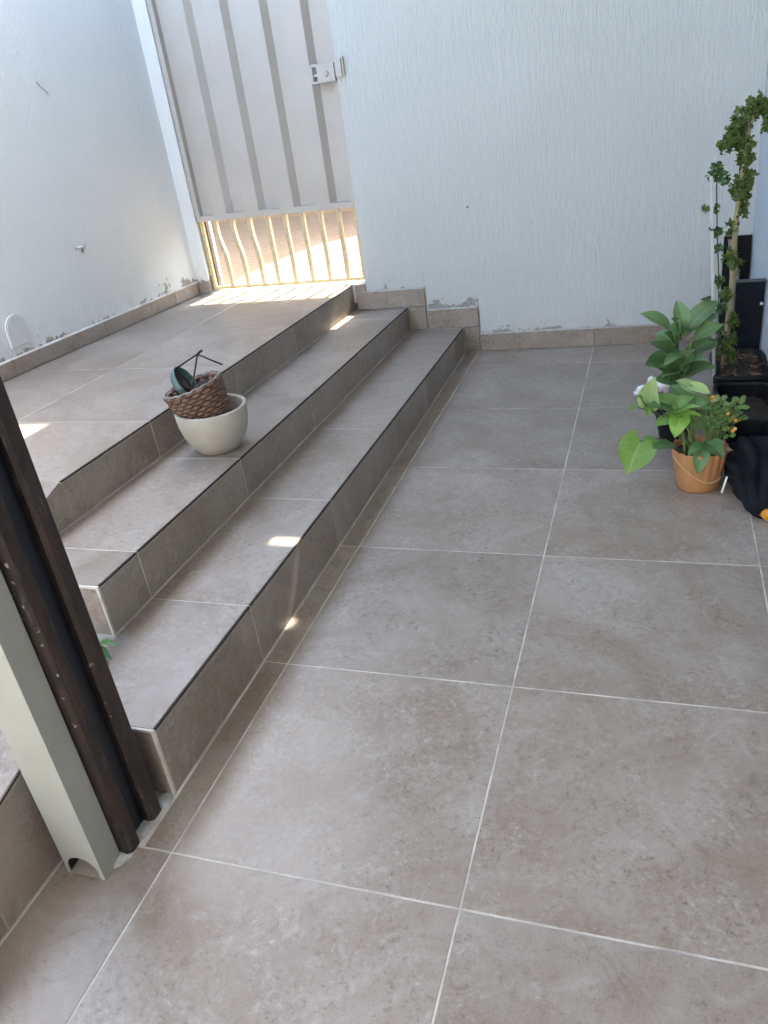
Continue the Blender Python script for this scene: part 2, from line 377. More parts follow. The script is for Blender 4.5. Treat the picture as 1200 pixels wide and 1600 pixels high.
lw = thing('left_wall', 'white rough render wall beside the landing with tile skirting', 'wall', (-1.7, 1.5, 0))
ya, yb = -4.5, PY + .12
obj('wall_face', hexa([(xl(ya) - .2, ya, -.05), (xl(ya), ya, -.05), (xl(yb), yb, -.05), (xl(yb) - .2, yb, -.05)], [(xl(ya) - .2, ya, 2.25), (xl(ya), ya, 2.25), (xl(yb), yb, 2.25), (xl(yb) - .2, yb, 2.25)]), WALL_L, lw)
yb = PY
sr = [.80, 1.30, 1.74, 2.36, 2.98, yb - .011]
for a, b in zip(sr, sr[1:]):
    x_ = lambda y: xl(y) + .010
    a_, b_ = a + G, b - G
    obj('skirting_tile', slab([(x_(a_), a_, h3(a_) + .004), (x_(b_), b_, h3(b_) + .004), (x_(b_), b_, h3(b_) + .070), (x_(a_), a_, h3(a_) + .070)], .009), TILE, lw)
    c = .0735
    obj('skirting_cap', hexa([(xl(a_) - .002, a_, h3(a_) + .070), (x_(a_) - .0003, a_, h3(a_) + .070), (x_(b_) - .0003, b_, h3(b_) + .070), (xl(b_) - .002, b_, h3(b_) + .070)],
                             [(xl(a_) - .002, a_, h3(a_) + c + .004), (x_(a_) - .003, a_, h3(a_) + c), (x_(b_) - .003, b_, h3(b_) + c), (xl(b_) - .002, b_, h3(b_) + c + .004)]), GROUT, lw)
obj('skirting_tile', slab([(xl(yb) + .013, yb - .010, h3(yb) + .004), (GX0 - .003, yb - .010, h3(yb) + .004), (GX0 - .003, yb - .010, h3(yb) + .070), (xl(yb) + .013, yb - .010, h3(yb) + .070)], .009), TILE, lw)

hw = obj('bounce_wall', box(XR + .002, XR + .2, -4.5, 1.449, -.05, 2.699), simple('tan_bounce_render', (.46, .43, .39), .9, .12, 5)); tag(hw, 'tan house wall added beyond the right edge to bounce warm light', 'wall')  # unseen; tan tone put in to bounce warm light onto the risers
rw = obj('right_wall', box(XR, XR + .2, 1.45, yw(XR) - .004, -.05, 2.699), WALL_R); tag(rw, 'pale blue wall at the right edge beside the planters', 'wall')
# the canopy over the floor and the lower steps, carried by the back wall, the house and the post; above the picture
hb = obj('unseen_house_front', box(-3.2, 1.60, -4.6, -4.4, -.05, 3.1), simple('pale_house_render', (.52, .50, .47), .9, .1, 4)); tag(hb, 'pale house front added out of view to cut low sky light', 'wall')  # added behind the camera to block low sky light
cp = thing('canopy', 'flat canopy roof carried by the brown post, above the steps', 'canopy', (.3, 1.6, 2.70))
CY0 = -2.9
CANM = simple('pale_canopy_sheet', (.62, .60, .57), .7, .1, 6)
cx0, cx1, cy0, cy1, hx0, hx1, hy0, hy1 = -.990, 1.58, CY0, 3.52, -.110, .030, 3.186, 3.224
obj('roof_sheet', join(box(cx0, cx1, cy0, hy0, 2.7005, 2.7085), box(cx0, cx1, hy1, cy1, 2.7005, 2.7085), box(cx0, hx0, hy0, hy1, 2.7005, 2.7085), box(hx1, cx1, hy0, hy1, 2.7005, 2.7085)), CANM, cp)
obj('beam', box(-.21, -.08, -.06, 3.20, 2.60, 2.70), simple('dark_beam', (.03, .022, .018), .6, .2, 10), cp)

# ------------------------------------------------------------------ beyond the gate
def alley_mat():
    t = NT('warm_alley_paving'); p = t.pos(); n = t.noise(p, 4, 5, .6); b = t.new('ShaderNodeTexBrick'); t.link(p, b.inputs['Vector'])
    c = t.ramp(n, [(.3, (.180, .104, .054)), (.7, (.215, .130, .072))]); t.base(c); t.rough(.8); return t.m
ALLEY = alley_mat()
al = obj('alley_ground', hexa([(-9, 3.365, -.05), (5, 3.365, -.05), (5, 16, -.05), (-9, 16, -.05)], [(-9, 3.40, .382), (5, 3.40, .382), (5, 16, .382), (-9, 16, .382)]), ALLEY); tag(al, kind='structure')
tops = [(-8, 3.95), (-1.49, 3.95), (-1.485, 2.85), (-1.39, 2.20), (-1.15, 1.90), (-.2, 1.62), (3, 1.62)]  # top of an added wall, cut so its shadow edge crosses the alley paving
V = []
for y in (6.3, 6.5): V += [(x, y, .38) for x, z in tops] + [(x, y, z) for x, z in tops]
k = len(tops); F = []
for i in range(k - 1): F += [(i, i + 1, k + i + 1, k + i), (2 * k + i + 1, 2 * k + i, 3 * k + i, 3 * k + i + 1), (k + i, k + i + 1, 3 * k + i + 1, 3 * k + i)]
aw = obj('alley_shade_wall', (V, F), simple('warm_plaster', (.22, .128, .066), .9, .15, 6)); tag(aw, 'warm tan wall added beyond the gate to shade the alley paving', 'wall')
th = obj('threshold', box(GX0 + .002, GX1 - .002, YB + .006, 3.398, .30, h3(3.2) + .004), simple('pale_threshold_stone', (.60, .58, .55), .6, .12, 25)); tag(th, 'pale stone threshold under the gate', 'threshold')

# ------------------------------------------------------------------ gate
gt = thing('metal_gate', 'white ribbed sheet metal gate with barred grille along its foot', 'gate', (-1.07, 3.25, .41))
YG = 3.262
g0, g1, gz = -1.538, -.597, .802
# ribbed sheet: flats with trapezoid ribs
prof = [(g0, 0)]
for xc in (-1.335, -1.138, -.930, -.722):
    prof += [(xc - .110, 0), (xc - .100, -.036), (xc - .014, -.036), (xc + .014, 0)]
prof += [(g1, 0)]
V, F = [], []
for z in (gz, 2.19):
    for x, d in prof: V.append((x, YG + .022 + d, z))
n = len(prof)
for z in (gz, 2.19):
    for x, d in prof: V.append((x, YG + .025 + d, z))
for i in range(n - 1):
    F.append((i, i + 1, n + i + 1, n + i)); F.append((2 * n + i + 1, 2 * n + i, 3 * n + i, 3 * n + i + 1)); F.append((i + 1, i, 2 * n + i, 2 * n + i + 1))
obj('ribbed_sheet', (V, F), GPAINT, gt)
obj('bottom_rail', box(g0, g1, YG - .0155, YG + .026, gz - .012, gz + .018), GPAINT, gt)
obj('side_rail', box(g0 - .004, g0 + .022, YG - .017, YG + .026, gz + .0185, 2.19), GPAINT, gt)
obj('side_rail', box(g1 - .024, g1 + .003, YG - .0165, YG + .026, gz + .0185, 2.19), GPAINT, gt)
obj('grille_rail', box(g0 + .002, g1 - .002, YG, YG + .020, .412, .430), GOLD, gt)
obj('grille_post', box(g0 + .001, g0 + .019, YG - .002, YG + .018, .431, gz - .013), GOLD, gt)
obj('grille_post', box(g1 - .019, g1, YG - .002, YG + .018, .431, gz - .013), GOLD, gt)
for k in range(1, 9):
    x = g0 + (g1 - g0) * (k + .1) / 9.1; kink = {1: .030, 2: .027, 3: .020}.get(k, .004)
    pts = []
    for i in range(9):
        u = i / 8; z = .431 + (gz - .013 - .431) * u
        pts.append((x - kink * .5 + kink * (1 / (1 + math.exp((u - .60) * 14))), YG + .008, z))
    V = []
    for p in pts: V += [(p[0] - .0105, YG - .010, p[2]), (p[0] + .0105, YG - .010, p[2]), (p[0] + .0105, YG + .016, p[2]), (p[0] - .0105, YG + .016, p[2])]
    F = [(3, 2, 1, 0), tuple(len(V) - 4 + i for i in range(4))]
    for i in range(len(pts) - 1): F += [(4 * i + j, 4 * i + (j + 1) % 4, 4 * i + 4 + (j + 1) % 4, 4 * i + 4 + j) for j in range(4)]
    obj('bar', (V, F), CREAM, gt)
SCREEN = simple('tan_screen_wire', (.20, .15, .10), .6, .1, 30)
parts = []
for k in range(1, 90): x = g0 + .02 + (g1 - g0 - .04) * k / 90; parts.append(box(x - .0004, x + .0004, YG + .0172, YG + .0178, .43, gz - .013))
for k in range(1, 34): z = .43 + (gz - .443) * k / 34; parts.append(box(g0 + .02, g1 - .02, YG + .0179, YG + .0185, z - .0004, z + .0004))
so = obj('mesh_screen', join(*parts), SCREEN, gt); so['kind'] = 'stuff'
# posts added behind the leaf to block light through the gap to the wall
GAP_DARK = simple('dark_gap_filler', (.10, .07, .05), .8, .3, 30)
obj('light_stop_post', box(GX0 + .0005, GX0 + .030, YG + .03, YG + .06, .41, 2.2), GAP_DARK, gt); obj('light_stop_post', box(GX1 - .030, GX1 - .0005, YG + .03, YG + .06, .41, 2.2), GAP_DARK, gt)
# latch
METAL = simple('painted_latch', (.47, .46, .445), .45, .12, 60, bump=.3)
la = thing('gate_latch', 'white painted bolt latch box on the gate edge with round keyhole boss', 'latch', (-.65, 3.24, 1.41))
ly = YG - .0172
obj('plate', box(-.690, -.600, ly - .030, ly, 1.374, 1.452), METAL, la)
obj('bracket', join(box(-.724, -.6905, ly - .018, ly - .001, 1.444, 1.456), box(-.724, -.6905, ly - .018, ly - .001, 1.372, 1.382), box(-.726, -.7165, ly - .020, ly - .002, 1.3825, 1.4435)), METAL, la)
obj('knob', xf(lathe([(.0, 0), (.014, 0), (.014, .006), (.010, .010), (.010, .013), (.004, .013), (.003, .010), (0, .010)], 20), Matrix.Translation((-.643, ly - .0302, 1.410)) @ Matrix.Rotation(R(90), 4, 'X')), METAL, la, smooth=False)
obj('keeper', join(box(-.5875, -.556, yw(-.57) - .020, yw(-.57) - .001, 1.388, 1.462), box(-.5555, -.546, yw(-.55) - .012, yw(-.55) - .001, 1.390, 1.470)), METAL, la)
obj('bolt', box(-.7165, -.560, ly - .012, ly - .004, 1.402, 1.412), simple('bolt_steel', (.35, .35, .34), .4, .2, 40, metal=.8), la)

# ------------------------------------------------------------------ small things on the walls
pl = thing('vent_cover', 'white rounded cover plate set low in the left wall', 'cover plate', (xl(1.84), 1.84, .60))
def arch(y0, y1, z0, z1, x, th, n=14):
    ring = [(y0, z0), (y1, z0)] + [((y0 + y1) / 2 + (y1 - y0) / 2 * math.cos(math.pi * i / n), z1 - (y1 - y0) / 2 + (y1 - y0) / 2 * math.sin(math.pi * i / n)) for i in range(n + 1)]
    m = len(ring); V = [(xl(y) + x, y, z) for y, z in ring] + [(xl(y) + x - th, y, z) for y, z in ring]
    return V, [tuple(range(m)), tuple(range(2 * m - 1, m - 1, -1))] + [(i, i + m, (i + 1) % m + m, (i + 1) % m) for i in range(m)]
obj('rim', arch(1.765, 1.893, .545, .675, .006, .008), simple('white_plastic', (.68, .70, .71), .4, .05, 30), pl)
obj('panel', arch(1.772, 1.886, .550, .668, .0072, .004), simple('grey_white_paint', (.57, .60, .615), .6, .06, 30), pl)
hk = thing('wall_tap', 'small pale fitting sticking out of the left wall', 'fitting', (xl(2.33), 2.33, .846))
FIT = simple('old_plastic', (.45, .435, .41), .6, .2, 60)
obj('stem', tube([(xl(2.33) - .004, 2.33, .846), (xl(2.33) + .045, 2.332, .846)], .008, 10), FIT, hk, smooth=True)
obj('arms', tube([(xl(2.33) + .03, 2.30, .848), (xl(2.33) + .034, 2.33, .844), (xl(2.33) + .03, 2.362, .852)], [.004, .007, .004], 8), FIT, hk, smooth=True)
obj('plug', tube([(xl(2.33) + .034, 2.33, .846), (xl(2.33) + .030, 2.328, .822)], [.007, .004], 8), simple('dark_plug', (.16, .15, .14), .7, .2, 40), hk, smooth=True)
nl = obj('wall_nail', tube([(-.005, yw(0) + .01, .742), (-.005, yw(0) - .010, .742)], .004, 8), simple('rusty_nail', (.10, .07, .05), .7, .3, 60), smooth=True); tag(nl, 'small dark nail stub in the middle of the back wall', 'nail')
cr = obj('wall_wire', tube([(xl(2.39) + .001, 2.39, 1.525), (xl(2.41) + .004, 2.41, 1.50), (xl(2.445) + .001, 2.445, 1.478)], .0012, 6), simple('dark_thread', (.14, .12, .11), .8, .2, 60)); tag(cr, 'short thin dark wire scrap on the upper left wall', 'wire')

# ------------------------------------------------------------------ posts
PZ = 2.598
bp = thing('steel_post', 'dark brown chipped steel channel post at the foot of the steps', 'post', (-.12, .04, 0))
def cbox(x0, x1, y0, y1, z0, z1, b=.003):
    r = [(x0 + b, y0), (x1 - b, y0), (x1, y0 + b), (x1, y1 - b), (x1 - b, y1), (x0 + b, y1), (x0, y1 - b), (x0, y0 + b)]
    k = len(r); V = [(x, y, z0) for x, y in r] + [(x, y, z1) for x, y in r]
    return V, [tuple(range(k - 1, -1, -1)), tuple(range(k, 2 * k))] + [(i, (i + 1) % k, (i + 1) % k + k, i + k) for i in range(k)]
obj('flange', cbox(-.205, -.081, .058, .101, 0, PZ, .007), BROWN, bp)
obj('flange', cbox(-.205, -.081, -.026, .015, 0, PZ, .007), BROWN, bp)
obj('web', box(-.120, -.102, .0155, .0575, 0, PZ), simple('blue_black_paint', (.010, .012, .020), .4, .6, 18), bp)
dp = thing('downpipe', 'cream square downpipe with arched outlet beside the brown post', 'downpipe', (-.16, -.06, 0))
# square pipe with an arched mouth in its near face
dx0, dx1, dy0, dy1, w = -.190, -.101, -.086, -.030, .003
dpz = PZ
def faceplate(n=18):
    """near face with an arched mouth cut out"""
    cx = (dx0 + dx1) / 2 - .002; r = .036; hz = .018
    ring = [(dx0, 0), (cx - r, 0)] + [(cx - r * math.cos(math.pi * i / n), hz + r * math.sin(math.pi * i / n)) for i in range(n + 1)] + [(cx + r, 0), (dx1, 0), (dx1, dpz), (dx0, dpz)]
    m = len(ring); V = [(x, dy0, z) for x, z in ring] + [(x, dy0 + w, z) for x, z in ring]
    return V, [tuple(range(m)), tuple(range(2 * m - 1, m - 1, -1))] + [(i, i + m, (i + 1) % m + m, (i + 1) % m) for i in range(m)]
obj('pipe', join(faceplate(), box(dx1 - w, dx1, dy0 + w, dy1, 0, dpz), box(dx0, dx0 + w, dy0 + w, dy1, 0, dpz), box(dx0 + w, dx1 - w, dy1 - w, dy1, 0, dpz)), BEIGE, dp)
DARKIN = simple('pipe_mouth_shade', (.035, .030, .028), .9, .4, 40)  # dark colour stands in for the shade inside the pipe mouth
i0, i1, j0, j1 = dx0 + w + .0006, dx1 - w - .0006, dy0 + w + .0006, dy1 - w - .0006
obj('mouth_shade_lining', ([(i0, j0, .002), (i0, j1, .002), (i1, j1, .002), (i1, j0, .002), (i0, j0, 1.0), (i0, j1, 1.0), (i1, j1, 1.0), (i1, j0, 1.0)], [(0, 4, 5, 1), (1, 5, 6, 2), (2, 6, 7, 3), (4, 7, 6, 5)]), DARKIN, dp)
obj('outlet_tile', slab([(i0, dy0 + .001, .0022), (i1, dy0 + .001, .0022), (i1, j1, .0030), (i0, j1, .0030)], .001, .0002), TILE, dp)
# cement smeared round the foot of the posts
def mound(cx, cy, rx, ry, h, seed, n=26, rings=6):
    V = [(cx, cy, h)]; F = []
    for j in range(1, rings + 1):
        for k in range(n):
            a = 2 * math.pi * k / n; u = j / rings; rr = u * (1 + .28 * mnoise.noise((math.cos(a) * 2 + seed, math.sin(a) * 2, seed)))
            V.append((cx + rx * rr * math.cos(a), cy + ry * rr * math.sin(a), h * (1 - u ** 2) + .0022 * mnoise.noise((cx + rx * rr * math.cos(a) * 60, ry * rr * math.sin(a) * 60, seed)) * (1 - u) - (.004 if j == rings else 0)))
    for k in range(n): F.append((0, 1 + k, 1 + (k + 1) % n))
    for j in range(rings - 1):
        for k in range(n): F.append((1 + j * n + k, 1 + (j + 1) * n + k, 1 + (j + 1) * n + (k + 1) % n, 1 + j * n + (k + 1) % n))
    return V, F
PALE = simple('pale_cement', (.38, .385, .385), .95, .2, 40, bump=.8, bscale=90)
cm = thing('cement_patch', 'pale cement smeared round the feet of the posts', 'cement', (-.1, .03, 0))
obj('smear', mound(-.128, .035, .058, .105, .008, 3.1), PALE, cm, smooth=True)
obj('smear', mound(-.108, -.028, .030, .040, .009, 5.2), PALE, cm, smooth=True)
obj('smear', mound(-.090, .118, .026, .026, .010, 8.7), PALE, cm, smooth=True)

# ------------------------------------------------------------------ bowl with basket on the second step
def bowl_mat():
    t = NT('cast_stone'); v = t.objc(); n = t.noise(v, 9, 5, .6); f = t.noise(v, 90, 4, .7)
    c = t.ramp(n, [(.3, (.36, .33, .28)), (.7, (.45, .43, .38))]); c = t.mix(t.math('MULTIPLY', t.smooth(f, .6, .75), .5), c, (.30, .27, .21))
    vo = t.noise(v, 26, 2, .5); c = t.mix(t.math('MULTIPLY', t.math('GREATER_THAN', vo, .76), .35), c, (.22, .20, .15))
    t.base(c); t.rough(.85); t.link(t.bump(f, .25, .002), t.b.inputs['Normal']); return t.m
BOWLM = bowl_mat()
bx, by = -.488, 1.292; bz = h2(by) + .0005
BM = Matrix.Translation((bx, by, bz))
bl = thing('stone_bowl', 'cream cast stone bowl planter standing on the second step', 'planter', (bx, by, bz))
pr = [(r * .90, z) for r, z in [(0, 0), (.068, 0), (.080, .004), (.101, .030), (.119, .065), (.129, .100), (.1325, .130), (.133, .146), (.131, .1495), (.126, .1505), (.121, .1485), (.119, .143), (.116, .120), (.106, .080), (.088, .045), (.06, .028), (0, .026)]]
obj('shell', lathe(pr, 56, None, BM), BOWLM, bl, smooth=True)
bk = thing('wicker_basket', 'brown woven basket with wire rim tilted inside the stone bowl', 'basket', (bx - .01, by, bz + .05))
KM = Matrix.Translation((bx - .010, by + .004, bz + .072)) @ Matrix.Rotation(R(-13), 4, 'Y') @ Matrix.Rotation(R(3), 4, 'X')
WICK = simple('brown_wicker', (.15, .085, .060), .45, .35, 45, bump=.4, bscale=200)
def kr(z): return .066 + .028 * (z / .160) ** .9
NS = 30
for j in range(13):
    z = .006 + j * .0122; pts = []
    for k in range(NS * 6):
        a = 2 * math.pi * k / (NS * 6); ph = math.pi * (j % 2)
        pts.append(KM @ Vector(((kr(z) + 0.0052 * math.sin(a * NS / 2 + ph)) * math.cos(a), (kr(z) + 0.0052 * math.sin(a * NS / 2 + ph)) * math.sin(a), z + random.uniform(-.0005, .0005))))
    obj('weave_row', tube(pts, .0070, 8, closed=True), WICK, bk, smooth=True)
for k in range(NS):
    a = 2 * math.pi * (k + .5) / NS
    obj('stake', tube([KM @ Vector((kr(z) * math.cos(a), kr(z) * math.sin(a), z)) for z in (0, .05, .10, .158)], .0034, 6), WICK, bk, smooth=True)
obj('base', lathe([(0, 0), (.068, 0), (.068, .006), (0, .006)], 32, None, KM), WICK, bk)
WIRE = simple('grey_wire', (.24, .22, .20), .5, .25, 60)
obj('rim_wire', tube([KM @ Vector(((.097) * math.cos(a), .097 * math.sin(a), .160 + .002 * math.sin(a * 18))) for a in [2 * math.pi * k / 90 for k in range(90)]], .0028, 6, closed=True), WIRE, bk, smooth=True)
obj('rim_lashing', tube([KM @ Vector(((.097 + .0035 * math.cos(a * 30)) * math.cos(a), (.097 + .0035 * math.cos(a * 30)) * math.sin(a), .158 + .0045 * math.sin(a * 30))) for a in [2 * math.pi * k / 360 for k in range(360)]], .0012, 5, closed=True), WIRE, bk, smooth=True)
lin = obj('plastic_pot', lathe([(0, .02), (.060, .02), (.083, .132), (.088, .134), (.088, .139), (.080, .139), (.055, .03), (0, .03)], 40, None, KM), simple('dark_maroon_plastic', (.05, .022, .020), .5, .2, 20), smooth=True)
tag(lin, 'dark maroon plastic pot sunk inside the woven basket', 'pot')
hg = thing('wire_hanger', 'black three legged wire hanger sticking up from the basket', 'hanger', (bx, by, bz + .2))
BLK = simple('black_wire', (.012, .012, .013), .4, .2, 40)
ap = Vector((-.487, 1.290, .640))
for e in ((-.600, 1.300, .585), (-.512, 1.235, .520), (-.430, 1.330, .590)): obj('leg', tube([ap, e], .0030, 8), BLK, hg, smooth=True)
obj('hook', tube([ap + Vector((-.004, 0, -.003)), ap + Vector((.012, 0, .008)), ap + Vector((.020, .0, .012))], .0038, 8), BLK, hg, smooth=True)
DM = Matrix.Translation((-.572, 1.285, .535)) @ Matrix.Rotation(R(60), 4, 'Y') @ Matrix.Rotation(R(-12), 4, 'X')
ds = thing('saucer', 'teal and black round saucer leaning in the basket under the wire', 'saucer', (-.56, 1.28, .5))
obj('dish', lathe([(r * .88, z) for r, z in [(0, 0), (.058, 0), (.066, .010), (.069, .026), (.066, .027), (.062, .012), (.055, .005), (0, .005)]], 40, None, DM), simple('teal_glaze', (.075, .135, .130), .4, .4, 30), ds, smooth=True)
obj('soil', lathe([(0, .0055), (.045, .0055), (.043, .012), (.02, .016), (0, .015)], 30, lambda a, i, r, z: (r, z + .003 * mnoise.noise((r * 90 * math.cos(a), r * 90 * math.sin(a), 3)) * (i > 0)), DM), simple('black_residue', (.03, .026, .024), .9, .4, 60), ds, smooth=True)

# ------------------------------------------------------------------ plants: leaf builder
def leaf_mat(name, c1, c2, vein, trans=.3, rough=.38, veins=9, vstr=.5):
    t = NT(name); uv = t.new('ShaderNodeTexCoord').outputs['UV']; sp = t.new('ShaderNodeSeparateXYZ'); t.link(uv, sp.inputs[0]); u, v = sp.outputs[0], sp.outputs[1]
    d = t.math('ABSOLUTE', t.math('SUBTRACT', v, .5))
    n = t.noise(t.objc(), 28, 4, .6); c = t.ramp(n, [(.3, c1), (.7, c2)])
    rib = t.smooth(d, .045, .012)
    w = t.math('PINGPONG', t.math('SUBTRACT', t.math('MULTIPLY', u, float(veins)), t.math('MULTIPLY', d, 5.0)), .5)
    sv = t.math('MULTIPLY', t.smooth(w, .08, .0), .6)
    m = t.math('MULTIPLY', t.math('MAXIMUM', rib, sv), vstr); c = t.mix(m, c, vein)
    bl = t.noise(t.objc(), 70, 3, .6); c = t.mix(t.math('MULTIPLY', t.smooth(bl, .64, .74), .5), c, (.17, .14, .06)); ye = t.noise(t.objc(), 12, 2, .5); c = t.mix(t.math('MULTIPLY', t.smooth(ye, .55, .8), .35), c, vein)
    hs = t.new('ShaderNodeHueSaturation'); t.link(t.math('ADD', t.math('MULTIPLY', t.rnd(), .5), .75), hs.inputs['Value']); t.link(c, hs.inputs['Color'])
    t.base(hs.outputs[0]); t.rough(rough); t.link(t.bump(w, .35, .002), t.b.inputs['Normal'])
    tr = t.new('ShaderNodeBsdfTranslucent'); t.link(hs.outputs[0], tr.inputs[0]); mx = t.new('ShaderNodeMixShader'); mx.inputs[0].default_value = trans
    t.link(t.b.outputs[0], mx.inputs[1]); t.link(tr.outputs[0], mx.inputs[2]); t.link(mx.outputs[0], t.out.inputs[0]); return t.m
LBROAD = leaf_mat('broad_leaf', (.085, .185, .065), (.135, .25, .100), (.23, .35, .18), .22, .42, 12, .6)
LPALE = leaf_mat('pale_leaf', (.28, .44, .17), (.40, .54, .25), (.48, .60, .34), .3, .45, 7, .5)
LMID = leaf_mat('mid_leaf', (.11, .25, .060), (.18, .35, .10), (.24, .40, .15), .3, .42, 7, .8)
LLIME = leaf_mat('lime_leaf', (.16, .35, .050), (.24, .44, .085), (.34, .52, .18), .35, .42, 7, .8)
LDARK = leaf_mat('dark_leaf', (.055, .135, .045), (.085, .185, .065), (.10, .18, .08), .2, .38, 7, .4)
LGER = leaf_mat('curly_leaf', (.085, .155, .032), (.175, .265, .070), (.20, .28, .10), .4, .5, 5, .3)
LKAL = leaf_mat('succulent_leaf', (.10, .17, .05), (.17, .25, .08), (.22, .30, .12), .2, .4, 4, .2)
STEM = simple('green_stem', (.13, .20, .07), .55, .3, 40)
DSTEM = simple('dark_petiole', (.06, .07, .04), .5, .3, 40)
BARK = simple('pale_bark', (.30, .26, .15), .8, .25, 40, bump=.6, bscale=120)
SOIL = simple('potting_soil', (.035, .024, .018), .95, .5, 60, bump=1, bscale=90)
def leaf(base, tip, width, shape='ovate', face=None, droop=.12, fold=.22, wave=.05, n=12, m=6):
    b, t = Vector(base), Vector(tip); L = (t - b).length; d = (t - b).normalized()
    f = Vector(face) if face else ((CAM - b).normalized() * .65 + Vector((0, 0, .75)))
    f = (f - d * f.dot(d)).normalized(); s = d.cross(f)
    V, F, UV = [], [], []; sd = random.random() * 50
    for i in range(n + 1):
        u = i / n
        if shape == 'lance': w = math.sin(math.pi * (u ** .85)) ** .85 * (1 - .15 * u)
        elif shape == 'heart':
            K = [(0, .42), (.08, .72), (.18, .92), (.30, 1.0), (.45, .93), (.60, .74), (.75, .48), (.88, .23), (1, 0)]
            for (u0, w0), (u1, w1) in zip(K, K[1:]):
                if u0 <= u <= u1: w = w0 + (w1 - w0) * (u - u0) / (u1 - u0); break
        elif shape == 'round': w = math.sqrt(max(0, 1 - (2 * u - 1) ** 2)) ** .8 * (1 + .09 * math.sin(u * 22))
        else: w = math.sin(math.pi * u ** .7) ** .8
        w *= width * .5; w = max(w, width * .006)
        for j in range(-m, m + 1):
            v = j / m; av = abs(v)
            back = .30 * L * (av ** 1.3) * max(0, 1 - u * 1.25) ** 1.6 if shape == 'heart' else 0
            z = droop * L * (4 * u * (1 - u)) * .5 + fold * av * w + wave * width * math.sin(u * 9 + sd + (2 if v > 0 else 0)) * av * av
            V.append(b + d * (u * L - back) + s * (v * w) + f * z); UV.append((u, .5 + v * .5))
    k = 2 * m + 1
    for i in range(n):
        for j in range(2 * m): F.append((i * k + j, i * k + j + 1, (i + 1) * k + j + 1, (i + 1) * k + j))
    return V, F, UV
def add_leaf(parent, mat, *a, **kw):
    V, F, UV = leaf(*a, **kw); return obj('leaf', (V, F), mat, parent, smooth=True, uvs=UV)
def bez(p0, p1, p2, n=8):
    p0, p1, p2 = Vector(p0), Vector(p1), Vector(p2)
    return [p0 * (1 - t) ** 2 + p1 * 2 * t * (1 - t) + p2 * t * t for t in [i / n for i in range(n + 1)]]

# ---- black planters
PLAST = simple('black_plastic', (.0045, .0055, .008), .45, .3, 20, spec=.25)
def rrect(cx, cy, hx, hy, r, n=5):
    P = []
    for sx, sy, a0 in ((1, 1, 0), (-1, 1, 90), (-1, -1, 180), (1, -1, 270)):
        for i in range(n + 1):
            a = R(a0 + 90 * i / n); P.append((cx + sx * (hx - r) + r * math.cos(a), cy + sy * (hy - r) + r * math.sin(a)))
    return P
def loft(rings):
    V, F = [], []; k = len(rings[0][0])
    for ring, z in rings: V += [(x, y, z) for x, y in ring]
    for i in range(len(rings) - 1):
        for j in range(k): F.append((i * k + j, i * k + (j + 1) % k, (i + 1) * k + (j + 1) % k, (i + 1) * k + j))
    F.append(tuple(range(k - 1, -1, -1))); F.append(tuple(range((len(rings) - 1) * k, len(rings) * k))); return V, F
def planter(cx, cy, hx, hy, h, label, soilz):
    t = thing('black_planter', label, 'planter', (cx, cy, 0), 'black plastic planters along the right wall')
    rr = lambda d, e=0: rrect(cx, cy, hx - d, hy - d, .045 - e)
    obj('tub', loft([(rr(.030), .0006), (rr(.024), .01), (rr(.010), h - .035), (rr(.008), h - .030), (rr(0), h - .030), (rr(-.001), h - .006), (rr(.003), h), (rr(.013), h), (rr(.016, .006), h - .006), (rr(.020, .006), soilz - .01)]), PLAST, t, smooth=False)
    g = []; nx, ny = 14, 26; V = []; F = []
    for i in range(nx + 1):
        for j in range(ny + 1):
            x = cx + (hx - .017) * (2 * i / nx - 1); y = cy + (hy - .017) * (2 * j / ny - 1)
            V.append((x, y, soilz + .012 * mnoise.noise((x * 22, y * 22, 1)) + .010 * mnoise.noise((x * 70, y * 70, 4))))
    for i in range(nx):
        for j in range(ny): a = i * (ny + 1) + j; F.append((a, a + ny + 1, a + ny + 2, a + 1))
    obj('soil', (V, F), SOIL, t, smooth=True)
    return t
pa = planter(1.205, 1.955, .098, .175, .205, 'black plastic planter of bare soil nearest the terracotta pot', .150)
pb = planter(1.212, 2.345, .098, .175, .205, 'black plastic planter holding the tall curly leaved plant', .190)
for k in range(22):
    a = random.uniform(0, 6.28); x, y = 1.212 + random.uniform(-.07, .07), 2.345 + random.uniform(-.15, .13); l = random.uniform(.015, .045)
    obj('bark_chip', tube([(x, y, .200), (x + l * math.cos(a), y + l * math.sin(a), .206)], [.004, .003], 5), simple('chip%d' % k, (.10 + .05 * random.random(), .07, .045), .9, .3, 40) if k < 3 else bpy.data.materials['chip%d' % (k % 3)], pb)
